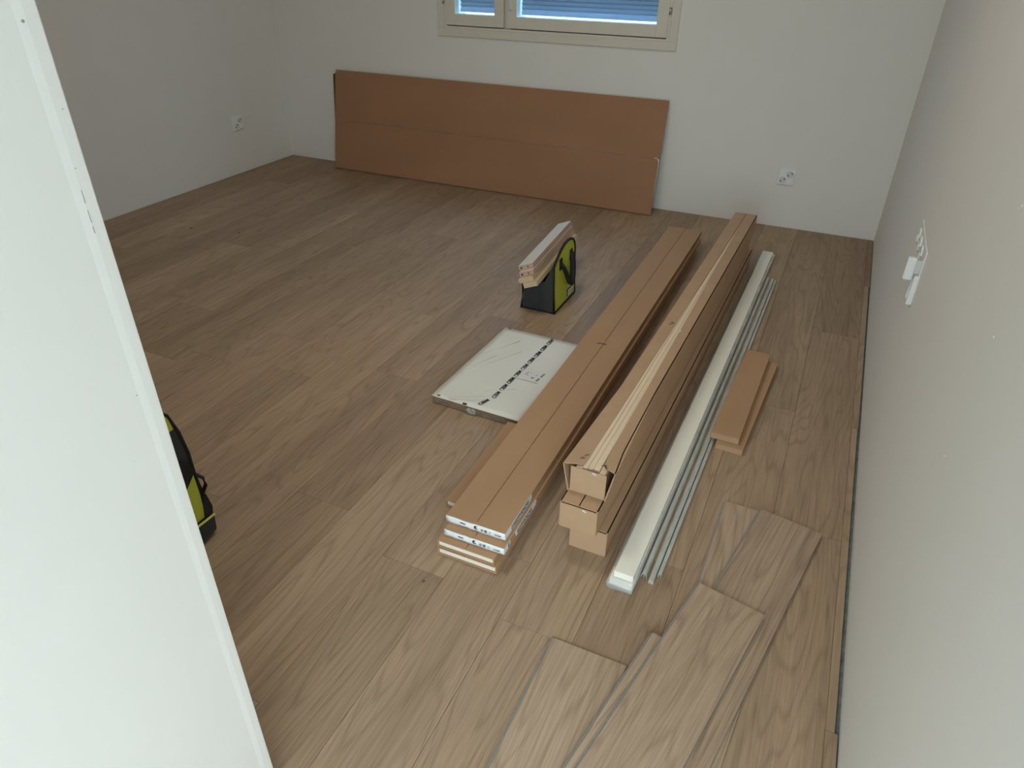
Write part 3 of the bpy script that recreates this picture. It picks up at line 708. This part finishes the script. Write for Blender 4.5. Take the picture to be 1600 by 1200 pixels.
loose('loose plank under the topmost, only its left edge showing', (-.1310, 1.0630, .0120), .186, .1560, .75, .0120)
loose('topmost slanting loose oak plank crossing over the other planks', (-.0670, 1.2450, .0178), .205, .1575, .95, .0178)

# ------------------------------------------------------------------ sockets and switches
def socket(label, loc, rotz):
    """frame in local XZ plane facing -Y"""
    o = thing('wall_socket', label, 'socket', loc, rotz)
    box('frame', -.043, .043, -.010, 0, -.043, .043, M_PLASTIC, o, bevel=.003)
    box('insert', -.036, .036, -.0125, -.0095, -.036, .036, M_PLASTIC, o, bevel=.0015)
    for (cx, cz) in ((-.0165, -.0155), (.0165, .0155)):
        # recessed round well drawn as a ring with a sunk floor
        tube('well_ring', [(cx+.0185*math.cos(a), -.0128, cz+.0185*math.sin(a)) for a in [i*math.pi/10 for i in range(20)]], .0018, M_PLASTIC, o, 6, closed=True)
        disc('well_floor', (cx, -.0131, cz), (0, 1, 0), .0178, .0008, M_GREYW, o, 20)
        for s in (-1, 1): disc('pin_hole', (cx+s*.0088, -.0136, cz+s*.0062), (0, 1, 0), .0034, .0008, M_HOLE, o, 10)
    return o
M_GREYW = noisy('socket_well', (0.66, 0.66, 0.65, 1), rough=0.4, scale=10, amt=0.02)
socket('white double wall socket on the far wall near the right corner', (-.2285, YB, .2680), 0)
socket('white double wall socket on the left wall', (XL, 3.508, .3030), math.radians(90))

sw = thing('wall_switch', 'flat white switch plate on the right wall, lowest of the fittings', 'switch', (XR, 2.03, .538), math.radians(-90))
box('frame', -.043, .043, -.0135, 0, -.042, .040, M_PLASTIC, sw, bevel=.0025)
box('rocker', -.029, .029, -.0175, -.013, -.029, .028, M_PLASTIC, sw, bevel=.002)
box('rocker_gap', -.031, .031, -.0139, -.0133, -.031, .030, M_GREYW, sw)
sb = thing('wall_socket', 'long white socket plate on the right wall above the switch', 'socket', (XR, 2.125, .610), math.radians(-90))
box('frame', -.145, .135, -.0045, 0, -.036, .036, M_WALL, sb, bevel=.003)
box('hinged_cover', .118, .1365, -.0400, -.0180, -.046, .014, M_PLASTIC, sb, bevel=.003)
box('cover_arm', .119, .125, -.0185, -.0040, -.030, .006, M_GREYW, sb, bevel=.001)
for cx in (-.105, -.030, .045):
    tube('well_ring', [(cx+.0190*math.cos(a), -.0060, .0190*math.sin(a)) for a in [i*math.pi/10 for i in range(20)]], .0030, M_PLASTIC, sb, 6, closed=True)
    disc('well_floor', (cx, -.0057, 0), (0, 1, 0), .0178, .0012, M_GREYW, sb, 20)
    for s in (-1, 1): disc('pin_hole', (cx+s*.0095, -.0063, 0), (0, 1, 0), .0034, .0009, M_HOLE, sb, 10)
wr_ = bpy.data.objects['wall_right']
for (yy, zz, r_) in ((1.2516, .9834, .0018), (1.262, .977, .0012), (1.1094, .831, .0018), (1.10, .62, .0012), (1.30, .50, .0012)):
    disc('paint_speck', (XR, yy, zz), (-1, 0, 0), r_, .0012, M_PLASTIC, wr_, 8)

# ------------------------------------------------------------------ crumbs on the floor
def crumb(label, x, y, a, l):
    dx, dy = math.cos(a)*l, math.sin(a)*l
    o = tube('wood_splinter', [(-dx, -dy, .0016), (0, 0, .0028), (dx, dy, .0016)], .0014, M_MARK, None, 6)
    o.location = (x, y, 0); tag(o, label, 'splinter')
crumb('tiny dark splinter on the floor nearest the left wall', -3.023, 2.547, 1.2, .008)
crumb('tiny dark splinter on the floor, further from the left wall', -2.751, 2.607, .2, .005)
crumb('tiny dark crumb on the floor left of the low box stack', -.673, .985, .6, .003)
